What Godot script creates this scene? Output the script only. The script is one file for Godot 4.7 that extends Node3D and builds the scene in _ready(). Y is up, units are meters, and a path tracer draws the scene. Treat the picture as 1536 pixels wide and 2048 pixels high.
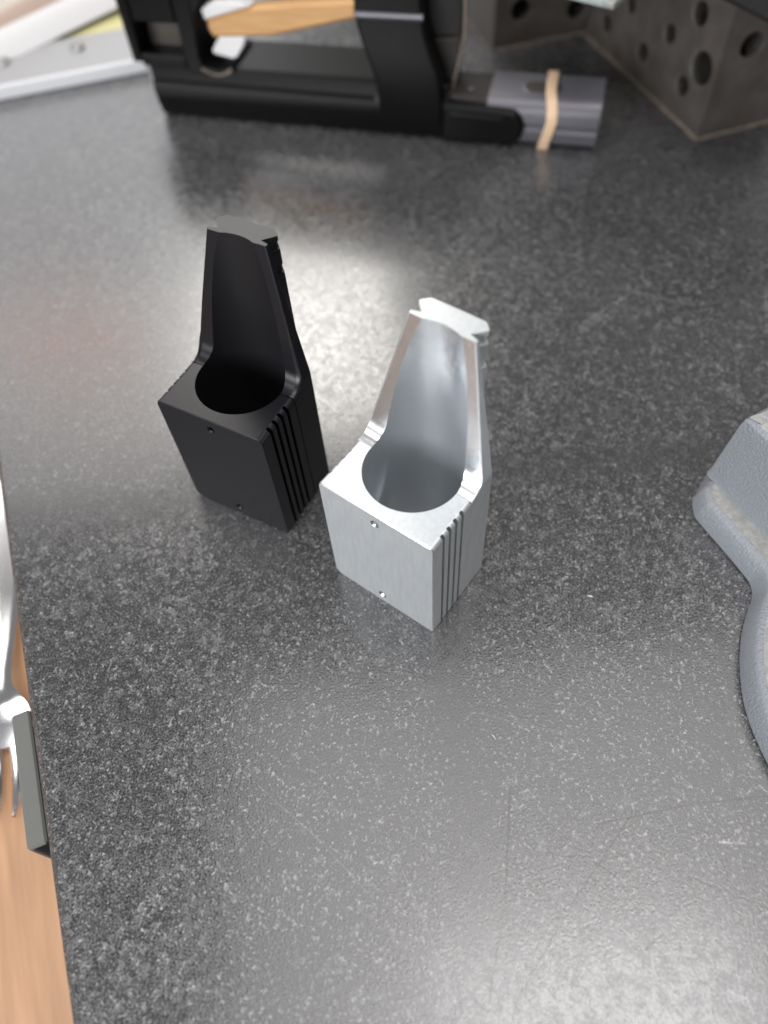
extends Node3D
# A close-up on a granite surface plate: two machined housings, with shop things around them.
# Local modelling is in millimetres; build() turns it into metres.

const MM := 0.001
var M := {}
var used := {}

# ---------------------------------------------------------------- helpers
class Geo:
	var v := PackedVector3Array()
	var uv := PackedVector2Array()
	func tri(a: Vector3, b: Vector3, c: Vector3, ua := Vector2.ZERO, ub := Vector2.ZERO, uc := Vector2.ZERO) -> void:
		if (b - a).cross(c - a).length_squared() < 1e-14:
			return
		v.append(a); v.append(b); v.append(c)
		uv.append(ua); uv.append(ub); uv.append(uc)
	func quad(a: Vector3, b: Vector3, c: Vector3, d: Vector3, ua := Vector2.ZERO, ub := Vector2.ZERO, uc := Vector2.ZERO, ud := Vector2.ZERO) -> void:
		tri(a, b, c, ua, ub, uc)
		tri(a, c, d, ua, uc, ud)
	func strip(p: Array, q: Array, closed := false) -> void:
		var n := p.size()
		for i in (n if closed else n - 1):
			var j := (i + 1) % n
			quad(p[i], p[j], q[j], q[i])
	func grid(rows: Array, closed := false) -> void:
		for i in rows.size() - 1:
			strip(rows[i], rows[i + 1], closed)
	func poly(pts: PackedVector2Array, to3: Callable) -> void:
		var idx := Geometry2D.triangulate_polygon(pts)
		for i in range(0, idx.size(), 3):
			tri(to3.call(pts[idx[i]]), to3.call(pts[idx[i + 1]]), to3.call(pts[idx[i + 2]]))
	func box(lo: Vector3, hi: Vector3, b := 0.3) -> void:
		# a box with chamfered edges
		var c := (lo + hi) / 2.0
		var h := (hi - lo) / 2.0
		b = minf(b, minf(h.x, minf(h.y, h.z)) * 0.6)
		for ax in 3:
			for s in [-1.0, 1.0]:
				var u: int = (ax + 1) % 3
				var w: int = (ax + 2) % 3
				var q := []
				for k in [[-1, -1], [1, -1], [1, 1], [-1, 1]]:
					var p := Vector3()
					p[ax] = s * h[ax]; p[u] = k[0] * (h[u] - b); p[w] = k[1] * (h[w] - b)
					q.append(c + p)
				if s > 0: q.reverse()
				quad(q[0], q[1], q[2], q[3])
		for ax in 3:
			var u: int = (ax + 1) % 3
			var w: int = (ax + 2) % 3
			for su in [-1.0, 1.0]:
				for sw in [-1.0, 1.0]:
					var q := []
					for k in [[0, -1], [0, 1], [1, 1], [1, -1]]:
						var p := Vector3()
						p[ax] = k[1] * (h[ax] - b)
						p[u] = su * (h[u] - (b if k[0] == 1 else 0.0))
						p[w] = sw * (h[w] - (b if k[0] == 0 else 0.0))
						q.append(c + p)
					if su * sw < 0: q.reverse()
					quad(q[0], q[1], q[2], q[3])
		for sx in [-1.0, 1.0]:
			for sy in [-1.0, 1.0]:
				for sz in [-1.0, 1.0]:
					var s := Vector3(sx, sy, sz)
					var q := []
					for ax in 3:
						var p := h - Vector3(b, b, b)
						p[ax] = h[ax]
						q.append(c + p * s)
					if sx * sy * sz > 0: q.reverse()
					tri(q[0], q[1], q[2])
	func tube(path: Array, radii: Array, n := 12, caps := true) -> void:
		var rows := []
		for i in path.size():
			var d: Vector3 = (path[mini(i + 1, path.size() - 1)] - path[maxi(i - 1, 0)]).normalized()
			var u := d.cross(Vector3.UP if absf(d.y) < 0.9 else Vector3.RIGHT).normalized()
			var w := u.cross(d)
			var r := []
			for k in n:
				var a := TAU * k / n
				r.append(path[i] + (u * cos(a) + w * sin(a)) * radii[i])
			rows.append(r)
		grid(rows, true)
		if caps:
			for k in n:
				tri(path[0], rows[0][k], rows[0][(k + 1) % n])
				tri(path[-1], rows[-1][(k + 1) % n], rows[-1][k])


func build(called: String, g: Geo, mat: Material, parent: Node = self, crease := 32.0) -> MeshInstance3D:
	# commits the triangles as one mesh; corners are smoothed where faces meet at less than the crease angle
	var n := g.v.size()
	if n == 0:
		print("empty ", called)
	var fn := PackedVector3Array(); fn.resize(n / 3)
	var by := {}
	for i in range(0, n, 3):
		fn[i / 3] = (g.v[i + 2] - g.v[i]).cross(g.v[i + 1] - g.v[i])
		for k in 3:
			var key := Vector3i((g.v[i + k] * 2000.0).round())
			if by.has(key): by[key].append(i / 3)
			else: by[key] = [i / 3]
	var nrm := PackedVector3Array(); nrm.resize(n)
	var lim := cos(deg_to_rad(crease))
	for i in n:
		var f := fn[i / 3]
		var fu := f.normalized()
		var s := Vector3.ZERO
		for o in by[Vector3i((g.v[i] * 2000.0).round())]:
			if fn[o].normalized().dot(fu) > lim: s += fn[o]
		nrm[i] = s.normalized() if s.length_squared() > 0.0 else fu
	var pos := PackedVector3Array(); pos.resize(n)
	for i in n: pos[i] = g.v[i] * MM
	var a := []; a.resize(Mesh.ARRAY_MAX)
	a[Mesh.ARRAY_VERTEX] = pos; a[Mesh.ARRAY_NORMAL] = nrm; a[Mesh.ARRAY_TEX_UV] = g.uv
	var am := ArrayMesh.new()
	am.add_surface_from_arrays(Mesh.PRIMITIVE_TRIANGLES, a)
	var o := MeshInstance3D.new()
	o.mesh = am
	o.material_override = mat
	return put(called, o, parent)


func put(called: String, o: Node, parent: Node = self) -> Node:
	var key := str(parent.get_instance_id()) + called
	used[key] = used.get(key, -1) + 1
	o.name = called if used[key] == 0 else "%s_%03d" % [called, used[key]]
	parent.add_child(o, true)
	return o


func thing(called: String, label: String, category: String, at := Vector3.ZERO, turn := 0.0, group := "") -> Node3D:
	var o := Node3D.new()
	put(called, o)
	o.position = at; o.rotation.y = turn
	return tag(o, label, category, group)


func tag(o: Node3D, label: String, category: String, group := "") -> Node3D:
	o.set_meta("label", label); o.set_meta("category", category)
	if group: o.set_meta("group", group)
	return o


func structure(o: Node3D, label := "") -> Node3D:
	o.set_meta("kind", "structure")
	if label: o.set_meta("label", label)
	return o


func lin(r: float, g: float, b: float) -> Color:
	return Color(r, g, b).linear_to_srgb()


func mat(col: Color, rough := 0.5, metal := 0.0, spec := 0.5) -> StandardMaterial3D:
	var m := StandardMaterial3D.new()
	m.albedo_color = col; m.roughness = rough; m.metallic = metal; m.metallic_specular = spec
	m.cull_mode = BaseMaterial3D.CULL_DISABLED
	return m


func noise(freq: float, sd: int, octaves := 3, type := FastNoiseLite.TYPE_SIMPLEX_SMOOTH) -> FastNoiseLite:
	var f := FastNoiseLite.new()
	f.noise_type = type; f.frequency = freq; f.seed = sd; f.fractal_octaves = octaves
	if octaves < 2: f.fractal_type = FastNoiseLite.FRACTAL_NONE
	return f


func noise_tex(size: int, freq: float, sd: int, lo: float, hi: float, octaves := 3) -> NoiseTexture2D:
	var t := NoiseTexture2D.new()
	t.width = size; t.height = size; t.seamless = true; t.noise = noise(freq, sd, octaves)
	var r := Gradient.new()
	r.colors = PackedColorArray([Color(lo, lo, lo), Color(hi, hi, hi)])
	r.offsets = PackedFloat32Array([0.15, 0.85])
	t.color_ramp = r
	return t


func triplanar(m: StandardMaterial3D, s: Vector3) -> void:
	m.uv1_triplanar = true; m.uv1_scale = s; m.uv1_triplanar_sharpness = 4.0


func line_on(im: Image, a: Vector2, b: Vector2, w: float, c: Color, strength: float, ragged: RandomNumberGenerator, fade := true) -> void:
	# a worn scratch in the granite's own colour map
	var n := int(a.distance_to(b) * 1.5)
	for i in n:
		var t := float(i) / n
		var p := a.lerp(b, t)
		var s := strength * (sin(PI * clampf(t, 0.03, 0.97)) if fade else 1.0) * ragged.randf_range(0.35, 1.0)
		for dx in range(-2, 3):
			for dy in range(-2, 3):
				var q := Vector2i(p) + Vector2i(dx, dy)
				var k := clampf(w - Vector2(q).distance_to(p) + 0.5, 0.0, 1.0) * s
				if k > 0.0 and q.x >= 0 and q.y >= 0 and q.x < im.get_width() and q.y < im.get_height():
					im.set_pixelv(q, im.get_pixelv(q).lerp(c, k))


const TILE := 0.5      # metres of granite that one texture covers
const TILE_AT := Vector2(-0.25, -0.42)
func granite_uv(x: float, z: float) -> Vector2:
	return Vector2((x - TILE_AT.x) / TILE, (z - TILE_AT.y) / TILE)


func make_granite() -> void:
	var S := 2048
	var cell := noise(0.15, 11, 1, FastNoiseLite.TYPE_CELLULAR)
	cell.cellular_return_type = FastNoiseLite.RETURN_CELL_VALUE
	cell.cellular_jitter = 1.0
	cell.domain_warp_enabled = true; cell.domain_warp_amplitude = 16.0; cell.domain_warp_frequency = 0.06
	var cells := cell.get_seamless_image(S, S, false, false, 0.06).get_data()
	var fleck := noise(0.16, 5, 3).get_seamless_image(S, S, false, false, 0.06).get_data()
	var grain := noise(0.33, 7, 2).get_seamless_image(S, S, false, false, 0.06).get_data()
	var broad := noise(0.013, 9, 3).get_seamless_image(S, S, false, false, 0.06).get_data()
	var out := PackedByteArray(); out.resize(S * S * 3)
	var rough := PackedByteArray(); rough.resize(S * S)
	var high := PackedByteArray(); high.resize(S * S)
	var curve := PackedByteArray(); curve.resize(1024)
	for i in 1024:
		var l := i / 1023.0 * 0.5
		curve[i] = int(clampf((1.055 * pow(l, 1.0 / 2.4) - 0.055 if l > 0.0031 else l * 12.92) * 255.0, 0, 255))
	for i in S * S:
		var f := (fleck[i] - 170) * 0.030 + (broad[i] - 128) * 0.0030 + (grain[i] - 128) * 0.0045
		f += (cells[i] - 128) * 0.0034
		f = clampf(f, 0.0, 1.0)
		var g := clampf(0.5 + (grain[i] - 128) * 0.0085, 0.0, 1.0)
		var l := 0.020 + 0.038 * g + 0.012 * (cells[i] * 0.0039) + 0.23 * f * (0.3 + 0.7 * g)
		if cells[i] > 232: l += 0.05 * g
		if grain[i] > 215 and fleck[i] > 130: l += 0.10
		if grain[i] < 58: l *= 0.65
		var k := mini(int(l * 2046.0), 1023)
		var c := curve[k]
		out[i * 3] = c; out[i * 3 + 1] = c; out[i * 3 + 2] = mini(c + 1, 255)
		rough[i] = clampi(66 + int(f * 20.0) + (grain[i] - 128) / 2 + (cells[i] - 128) / 6, 20, 255)
		high[i] = clampi((grain[i] * 3 + fleck[i]) / 4, 0, 255)
	var im := Image.create_from_data(S, S, false, Image.FORMAT_RGB8, out)
	var deep := Image.create_from_data(S, S, false, Image.FORMAT_L8, high)
	var rg := RandomNumberGenerator.new(); rg.seed = 4
	var light := Color(0.66, 0.66, 0.66)
	var dark := Color(0.10, 0.10, 0.10)
	for s in [[-42, -55, -10, -22, 0.6, light, 0.30], [-25, -39, -6, -27, 0.6, light, 0.18], [-94, -48, -82, -50, 0.6, light, 0.22], [57, -38, 18, 2, 0.9, dark, 0.7], [27, -48, 12, 4, 0.9, dark, 0.75],
			[48, -37, 100, -40, 0.8, dark, 0.55], [78, -30, 85, -29, 0.8, Color(0.8, 0.8, 0.8), 0.5], [53, -8, 58, -11, 1.3, dark, 0.8], [40, -12, 42, -9, 1.2, dark, 0.6], [46, -28, 49, -25, 1.3, dark, 0.6],
			[88, -225, 112, -240, 1.0, light, 0.5], [112, -240, 135, -228, 1.0, light, 0.4], [60, -130, 66, -80, 0.8, dark, 0.3], [-4, -30, 6, 0, 0.7, light, 0.25], [85, -8, 100, 10, 0.8, dark, 0.5],
			[-140, -262, -100, -265, 1.3, dark, 0.25], [70, 2, 74, 4, 0.8, Color(0.7, 0.7, 0.7), 0.4], [-70, -100, -40, -110, 0.7, light, 0.2], [20, -70, 50, -60, 0.6, light, 0.2], [30, -120, 52, -66, 0.6, dark, 0.35], [35, -125, 60, -60, 0.5, light, 0.2], [-60, -70, -30, -45, 0.5, dark, 0.3], [0, -50, 30, -58, 0.5, dark, 0.3], [64, -25, 90, -12, 0.6, dark, 0.4], [-80, -20, -50, -5, 0.5, light, 0.2]]:
		var a := granite_uv(s[0] * MM, s[1] * MM) * S
		var b := granite_uv(s[2] * MM, s[3] * MM) * S
		var mid := (a + b) / 2.0 + (b - a).orthogonal() * rg.randf_range(-0.03, 0.03)
		line_on(im, a, mid, s[4], s[5], s[6], rg, false)
		line_on(im, mid, b, s[4], s[5], s[6], rg)
		if s[5] == dark:
			line_on(deep, a, mid, s[4] * 0.7, Color.BLACK, 0.4, rg, false)
			line_on(deep, mid, b, s[4] * 0.7, Color.BLACK, 0.4, rg)
	var m := mat(Color.WHITE, 1.0, 0.0, 0.70)
	m.clearcoat_enabled = true; m.clearcoat = 0.25; m.clearcoat_roughness = 0.13
	m.albedo_texture = ImageTexture.create_from_image(im)
	m.roughness_texture = ImageTexture.create_from_image(Image.create_from_data(S, S, false, Image.FORMAT_L8, rough))
	m.heightmap_enabled = true
	m.heightmap_texture = ImageTexture.create_from_image(deep)
	m.heightmap_scale = 0.0055
	M.granite = m


func make_materials() -> void:
	make_granite()
	var fine := noise_tex(512, 0.09, 21, 0.0, 1.0)
	var speck := noise_tex(512, 0.25, 22, 0.75, 1.0, 2)
	var blotch := noise_tex(512, 0.012, 23, 0.86, 1.0, 5)
	# bare aluminium, as it comes off the mill: streaks along the cutter's path
	M.alu = mat(lin(0.60, 0.628, 0.643), 0.40, 0.62)
	M.alu.roughness_texture = noise_tex(512, 0.02, 25, 0.86, 1.0, 4)
	M.alu.albedo_texture = noise_tex(512, 0.016, 26, 0.955, 1.0, 4)
	M.alu.heightmap_enabled = true; M.alu.heightmap_texture = fine; M.alu.heightmap_scale = 0.0006
	triplanar(M.alu, Vector3(60, 9, 60))
	M.alu_bore = mat(lin(0.76, 0.80, 0.83), 0.2, 0.82)
	# chatter marks left by the boring bar: slanted ripples in bands, fine rings elsewhere
	var rn := noise(0.03, 61, 2)
	var rim_noise := noise(0.4, 62, 1)
	var chat := PackedByteArray(); chat.resize(1024 * 1024)
	for y in 1024:
		for x in 1024:
			var u := x / 1024.0
			var band := maxf(maxf(smoothstep(0.035, 0.0, absf(u - 0.545) - 0.035), smoothstep(0.02, 0.0, absf(u - 0.43) - 0.02)), smoothstep(0.02, 0.0, absf(u - 0.345) - 0.015))
			var n := rn.get_noise_2d(x, y)
			var wave := sin((x * 0.55 + y * 1.0) * 0.42 + n * 5.0) * sin((x - y * 0.35) * 0.5 + n * 4.0)
			chat[y * 1024 + x] = clampi(int(128.0 + 70.0 * wave * band * (0.6 + n) + 10.0 * sin(y * 0.9) + 12.0 * rim_noise.get_noise_1d(y * 0.7)), 0, 255)
	M.alu_bore.heightmap_enabled = true
	M.alu_bore.heightmap_texture = ImageTexture.create_from_image(Image.create_from_data(1024, 1024, false, Image.FORMAT_L8, chat))
	M.alu_bore.heightmap_scale = 0.009
	M.alu_bore.anisotropy_enabled = true; M.alu_bore.anisotropy = -0.85
	M.alu_edge = mat(lin(0.84, 0.85, 0.86), 0.22, 1.0)
	M.alu_slope = mat(lin(0.80, 0.81, 0.82), 0.24, 1.0)
	M.alu_slope.heightmap_enabled = true; M.alu_slope.heightmap_texture = fine; M.alu_slope.heightmap_scale = 0.0016
	triplanar(M.alu_slope, Vector3(4, 110, 4))
	# black anodised
	M.black = mat(lin(0.0028, 0.0026, 0.0048), 0.41, 0.0, 0.43)
	M.black.roughness_texture = speck
	M.black.heightmap_enabled = true; M.black.heightmap_texture = fine; M.black.heightmap_scale = 0.0004
	triplanar(M.black, Vector3(40, 40, 40))
	M.black_bore = mat(lin(0.008, 0.008, 0.0095), 0.5, 0.0, 0.35)
	M.black_bore.uv1_scale = Vector3(1, 1, 1)
	M.receiver = mat(lin(0.003, 0.003, 0.003), 0.4, 0.0, 0.27)
	M.receiver.roughness_texture = speck
	triplanar(M.receiver, Vector3(25, 25, 25))
	M.tube = mat(lin(0.115, 0.112, 0.126), 0.36, 0.3)
	M.tube_dark = mat(lin(0.03, 0.027, 0.025), 0.65, 0.0, 0.25)
	M.rubber_band = mat(lin(0.62, 0.43, 0.28), 0.55)
	M.pocket = mat(lin(0.045, 0.036, 0.028), 0.45)  # brown of the warm reflection inside the recess, put into the colour
	M.stick = mat(lin(0.53, 0.30, 0.125), 0.6)
	M.stick.albedo_texture = noise_tex(256, 0.02, 31, 0.92, 1.0, 4)
	triplanar(M.stick, Vector3(6, 60, 60))
	M.screw = mat(lin(0.30, 0.30, 0.29), 0.45, 0.6)
	M.bar_edge = mat(lin(0.62, 0.63, 0.645), 0.5, 0.1)  # paler than the flat: the polished edge's reflection is put into the colour
	M.paper = mat(lin(0.62, 0.61, 0.61), 0.9)
	M.yellow = mat(lin(0.58, 0.54, 0.27), 0.9)
	M.pink = mat(lin(0.46, 0.35, 0.29), 0.9)
	M.cream = mat(lin(0.52, 0.48, 0.42), 0.9)
	M.card = mat(lin(0.50, 0.27, 0.12), 0.85)
	M.bar = mat(lin(0.30, 0.30, 0.305), 0.5, 0.4)
	M.bar.roughness_texture = speck
	triplanar(M.bar, Vector3(15, 15, 15))
	M.steel = mat(lin(0.17, 0.15, 0.135), 0.45, 0.55)
	M.steel.albedo_texture = blotch
	M.steel.roughness_texture = blotch
	triplanar(M.steel, Vector3(9, 9, 9))
	M.hole = mat(lin(0.05, 0.045, 0.04), 0.5, 0.6)
	M.pale_brown = mat(lin(0.26, 0.21, 0.165), 0.75, 0.1)
	M.pale_brown.albedo_texture = noise_tex(256, 0.05, 71, 0.6, 1.0, 4)
	triplanar(M.pale_brown, Vector3(40, 40, 40))
	M.cast = mat(lin(0.192, 0.204, 0.224), 0.42, 0.0, 0.5)
	M.cast.heightmap_enabled = true
	M.cast.heightmap_texture = noise_tex(512, 0.035, 41, 0.0, 1.0, 3)
	M.cast.heightmap_scale = 0.02
	M.cast.roughness_texture = speck
	triplanar(M.cast, Vector3(48, 48, 48))
	M.ledge = mat(lin(0.33, 0.33, 0.318), 0.5, 0.1)
	M.ledge.heightmap_enabled = true; M.ledge.heightmap_texture = M.cast.heightmap_texture; M.ledge.heightmap_scale = 0.008
	M.ledge.albedo_texture = blotch
	triplanar(M.ledge, Vector3(48, 48, 48))
	M.lit_chamfer = mat(lin(0.10, 0.106, 0.108), 0.5)  # paler than the granite: light on the chamfer, put into the colour
	M.lit_chamfer.albedo_texture = noise_tex(256, 0.06, 72, 0.45, 1.0, 4)
	triplanar(M.lit_chamfer, Vector3(40, 40, 12))
	M.trim = mat(lin(0.11, 0.112, 0.106), 0.6)
	M.chrome = mat(lin(0.86, 0.86, 0.87), 0.16, 1.0)
	M.acrylic = mat(lin(0.33, 0.37, 0.35), 0.25, 0.1)
	M.pad = mat(lin(0.012, 0.012, 0.011), 0.8)
	M.pad.heightmap_enabled = true; M.pad.heightmap_texture = fine; M.pad.heightmap_scale = 0.05
	triplanar(M.pad, Vector3(30, 30, 30))
	var wood := []
	for k in 3:
		var w := mat([lin(0.45, 0.255, 0.14), lin(0.40, 0.185, 0.10), lin(0.47, 0.27, 0.15)][k], 0.42)
		w.albedo_texture = noise_tex(512, 0.012, 50 + k, 0.84, 1.0, 5)
		triplanar(w, Vector3(18, 18, 1.8))
		wood.append(w)
	M.wood = wood


# ---------------------------------------------------------------- the two machined housings
const H := 49.0
const TOP := 90.1
const HALF := 19.0
const BORE := 14.1
const BORE_AT := 18.0    # depth of the bore's axis behind the front face
const SEAM := 17.9

func width_at(y: float) -> float:
	return lerpf(HALF, 9.5, clampf((y - 51.0) / (TOP - 51.0), 0.0, 1.0))


func ring_fill(g: Geo, outer: PackedVector2Array, c: Vector2, r: float, to3: Callable, from := 0.0, to := TAU, n := 64) -> void:
	# fills the region between a circle and an outline that is star-shaped round its centre
	var angles := []
	for i in n + 1: angles.append(from + (to - from) * i / n)
	for p in outer:
		var a := fposmod((p - c).angle(), TAU)
		if a < from: a += TAU
		if a > from and a < to: angles.append(a)
	angles.sort()
	var far := []
	for a in angles:
		var d := Vector2.from_angle(a)
		var best := INF
		for i in outer.size():
			var hit = Geometry2D.segment_intersects_segment(c, c + d * 500.0, outer[i], outer[(i + 1) % outer.size()])
			if hit != null: best = minf(best, c.distance_to(hit))
		far.append(c + d * (best if best < INF else r))
	for i in angles.size() - 1:
		g.quad(to3.call(c + Vector2.from_angle(angles[i]) * r), to3.call(far[i]), to3.call(far[i + 1]), to3.call(c + Vector2.from_angle(angles[i + 1]) * r))


func profile(y: float, top_r: float, side: float) -> float:
	# how far the side of the block is drawn in at height y; the left foot is rounded more than the right
	var foot := 3.2 if side < 0 else 0.5
	if y < foot: return foot - sqrt(maxf(0.0, foot * foot - (foot - y) * (foot - y)))
	if y > H - top_r: return top_r - sqrt(maxf(0.0, top_r * top_r - (y - H + top_r) * (y - H + top_r)))
	return 0.0


func make_housing(t: Node3D, shell: Material, bore: Material, edge: Material, top_r: float, bright: bool) -> void:
	var b := 0.28
	# --- rows of the block's side
	var ys := [0.0, 0.25, 0.6, 1.2, 2.0, 3.2, 8.0, 16.0, 24.5, 32.0, 40.0]
	for k in 9: ys.append(H - top_r + top_r * sin(PI / 2 * k / 8.0))
	# --- columns along the side: depth behind the front, groove depth there
	var cols := [[b, 0.0]]
	var seam_deep := 0.12 if bright else 0.35
	for c in [4.9, 7.85, 10.8, 13.75]:
		cols.append_array([[c - 0.62, 0.0], [c - 0.56, 2.0], [c + 0.56, 2.0], [c + 0.62, 0.0]])
	cols.append_array([[SEAM - 0.3, 0.0], [SEAM - 0.24, seam_deep], [SEAM + 0.05, seam_deep], [SEAM + 0.1, 0.0], [23.0, 0.0], [27.7, 0.0]])
	var g := Geo.new()
	for side in [-1.0, 1.0]:
		var rows := []
		for y in ys:
			var row := []
			for c in cols:
				var drawn := profile(y, top_r, side)
				var yy: float = y
				if c[0] > SEAM and y > H - top_r:
					drawn = 0.0; yy = H - top_r
				row.append(Vector3(side * (HALF - maxf(drawn, minf(c[1], top_r * 0.7 + maxf(0.0, H - y) * 1.2))), yy, -c[0]))
			rows.append(row)
		if side < 0:
			for r in rows: r.reverse()
		g.grid(rows)
	# --- the front face with its two drilled holes, and the chamfer round it
	var loop := PackedVector2Array()
	for y in ys: loop.append(Vector2(HALF - profile(y, top_r, 1.0), y))
	for k in ys.size(): loop.append(Vector2(-HALF + profile(ys[-1 - k], top_r, -1.0), ys[-1 - k]))
	var inner := PackedVector2Array()
	for p in loop: inner.append(Vector2(p.x - signf(p.x) * b, clampf(p.y, b, H - b)))
	var l3 := []
	var i3 := []
	for k in loop.size():
		l3.append(Vector3(loop[k].x, loop[k].y, -b)); i3.append(Vector3(inner[k].x, inner[k].y, 0))
	var ch := Geo.new()
	ch.strip(i3, l3, true)
	var front := func(p: Vector2) -> Vector3: return Vector3(p.x, p.y, 0)
	for half in [[-1.0, 24.5, 4.2], [24.5, 60.0, 44.6]]:
		var cut := Geometry2D.intersect_polygons(inner, PackedVector2Array([Vector2(-50, half[0]), Vector2(50, half[0]), Vector2(50, half[1]), Vector2(-50, half[1])]))
		ring_fill(g, cut[0], Vector2(0.0, half[2]), 1.4, front)
	# --- the top, ahead of the seam
	var flat := func(p: Vector2) -> Vector3: return Vector3(p.x, H, -p.y)
	var xr := HALF - top_r
	var top_outline := PackedVector2Array([Vector2(-xr, b), Vector2(xr, b), Vector2(xr, SEAM - 0.3), Vector2(xr, BORE_AT + 4), Vector2(-xr, BORE_AT + 4), Vector2(-xr, SEAM - 0.3)])
	ring_fill(g, top_outline, Vector2(0, BORE_AT), BORE, flat, PI + 0.017, TAU - 0.017, 60)
	# the fine groove between the flat top and the tower's foot
	for s in [-1.0, 1.0]:
		var a := [Vector3(s * (BORE - 0.05), H, -SEAM + 0.3), Vector3(s * (BORE - 0.05), H - seam_deep, -SEAM + 0.24), Vector3(s * (BORE - 0.05), H - seam_deep, -SEAM - 0.05), Vector3(s * (BORE - 0.05), H, -SEAM - 0.1)]
		var c := []
		for p in a: c.append(Vector3(s * (HALF - (top_r if p.z > -SEAM else 0.3)), p.y, p.z))
		g.strip(a if s > 0 else c, c if s > 0 else a)
	# --- the back of the block and its bottom
	var back := tower_outline(H, 0.0, true)
	var lo := []
	var hi := []
	for p in back:
		lo.append(Vector3(p.x, 0.0, -p.y)); hi.append(Vector3(p.x, H - top_r, -p.y))
	g.strip(lo, hi)
	var under := PackedVector2Array()
	for c in cols: under.append(Vector2(HALF - maxf(0.5, c[1]), c[0]))
	for p in back: if absf(p.x) < HALF - 0.1: under.append(p)
	for k in cols.size(): under.append(Vector2(-HALF + maxf(3.2, cols[-1 - k][1]), cols[-1 - k][0]))
	ring_fill(g, under, Vector2(0, BORE_AT), BORE, func(p: Vector2) -> Vector3: return Vector3(p.x, 0.02, -p.y))
	build("block", g, shell, t, 25.0)
	build("front_edge", ch, edge, t, 25.0)
	# --- the tower behind the bore: a foot that curves up, then a steep slope to the top
	var rows := []
	for k in 5: rows.append(H - top_r + top_r * k / 5.0)
	for k in 11: rows.append(H + FOOT * (1.0 - cos(LEAN * k / 10.0)))
	rows.append_array([56.0, 60.0, 64.0, 68.0, 71.0, 74.2, 74.3, 78.5, 78.6, 81.0, 81.1, 85.9, 86.0, 88.4, 88.5, 89.8, TOP])
	var tw := Geo.new()
	var ramp := Geo.new()
	var outs := []
	for y in rows:
		var o := []
		for p in tower_outline(y, (0.35 if bright else lerpf(top_r, 0.6, clampf((y - 50.0) / 18.0, 0, 1))), false): o.append(Vector3(p.x, y, -p.y))
		outs.append(o)
	# the outline runs from the left lip of the bore round the back to the right lip; its first and last spans are the slope's front
	for i in outs.size() - 1:
		var p: Array = outs[i]
		var q: Array = outs[i + 1]
		var m := p.size()
		tw.strip(p.slice(1, m - 1), q.slice(1, m - 1))
		ramp.quad(p[0], p[1], q[1], q[0]); ramp.quad(p[m - 2], p[m - 1], q[m - 1], q[m - 2])
	var cap := PackedVector2Array()
	for p in outs[-1]: cap.append(Vector2(p.x, -p.z))
	var c_top := sqrt(BORE * BORE - pow(slope_at(TOP) - BORE_AT, 2))
	var a0 := asin(c_top / BORE)
	for k in range(1, 12):
		var a := lerpf(a0, -a0, k / 12.0)
		cap.append(Vector2(sin(a) * BORE, BORE_AT + cos(a) * BORE))
	var cap_g := Geo.new()
	cap_g.poly(cap, func(p: Vector2) -> Vector3: return Vector3(p.x, TOP, -p.y))
	build("tower", tw, shell, t, 25.0)
	build("sloped_face", ramp, M.alu_slope if bright else shell, t, 25.0)
	build("tower_top", cap_g, shell, t)
	# --- the bore: a full cylinder in the block, a half pipe up the tower
	var bo := Geo.new()
	var n := 72
	for k in n:
		var a1 := TAU * k / n
		var a2 := TAU * (k + 1) / n
		for y in 4: bore_quad(bo, a1, a2, H * y / 4.0, H * (y + 1) / 4.0)
	for i in range(5, rows.size() - 1):
		for k in 36:
			var h1 := bore_half(slope_at(rows[i]))
			var h2 := bore_half(slope_at(rows[i + 1]))
			var q := []
			for w in [[lerpf(-h1, h1, k / 36.0), rows[i]], [lerpf(-h1, h1, (k + 1) / 36.0), rows[i]], [lerpf(-h2, h2, (k + 1) / 36.0), rows[i + 1]], [lerpf(-h2, h2, k / 36.0), rows[i + 1]]]: q.append(w)
			bo.quad(bore_at(q[0][0], q[0][1]), bore_at(q[1][0], q[1][1]), bore_at(q[2][0], q[2][1]), bore_at(q[3][0], q[3][1]),
				bore_uv(q[0][0], q[0][1]), bore_uv(q[1][0], q[1][1]), bore_uv(q[2][0], q[2][1]), bore_uv(q[3][0], q[3][1]))
	build("bore_wall", bo, bore, t, 40.0)
	# --- the two drilled holes
	for y in [4.2, 44.6]:
		var hg := Geo.new()
		var ring := []
		for d in [[1.4, 0.0], [0.95, -0.5], [0.95, -3.5], [0.0, -4.0]]:
			var r := []
			for k in 24: r.append(Vector3(cos(TAU * k / 24) * d[0], y + sin(TAU * k / 24) * d[0], d[1]))
			ring.append(r)
		hg.grid(ring, true)
		build("drilled_hole", hg, edge, t, 25.0)


func bore_half(zf: float) -> float:
	return PI - acos(clampf((BORE_AT - zf) / BORE, -1.0, 1.0)) if zf < BORE_AT else acos(clampf((zf - BORE_AT) / BORE, -1.0, 1.0))


func bore_at(a: float, y: float) -> Vector3:
	return Vector3(sin(a) * BORE, y, -BORE_AT - cos(a) * BORE)


func bore_uv(a: float, y: float) -> Vector2:
	return Vector2(a / TAU + 0.5, y / 90.0)


func bore_quad(g: Geo, a1: float, a2: float, y1: float, y2: float) -> void:
	g.quad(bore_at(a1 - PI, y1), bore_at(a2 - PI, y1), bore_at(a2 - PI, y2), bore_at(a1 - PI, y2), bore_uv(a1 - PI, y1), bore_uv(a2 - PI, y1), bore_uv(a2 - PI, y2), bore_uv(a1 - PI, y2))


const FOOT := 5.8               # radius of the curve at the tower's foot
const LEAN := 1.3875            # how steep its front is

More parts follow.
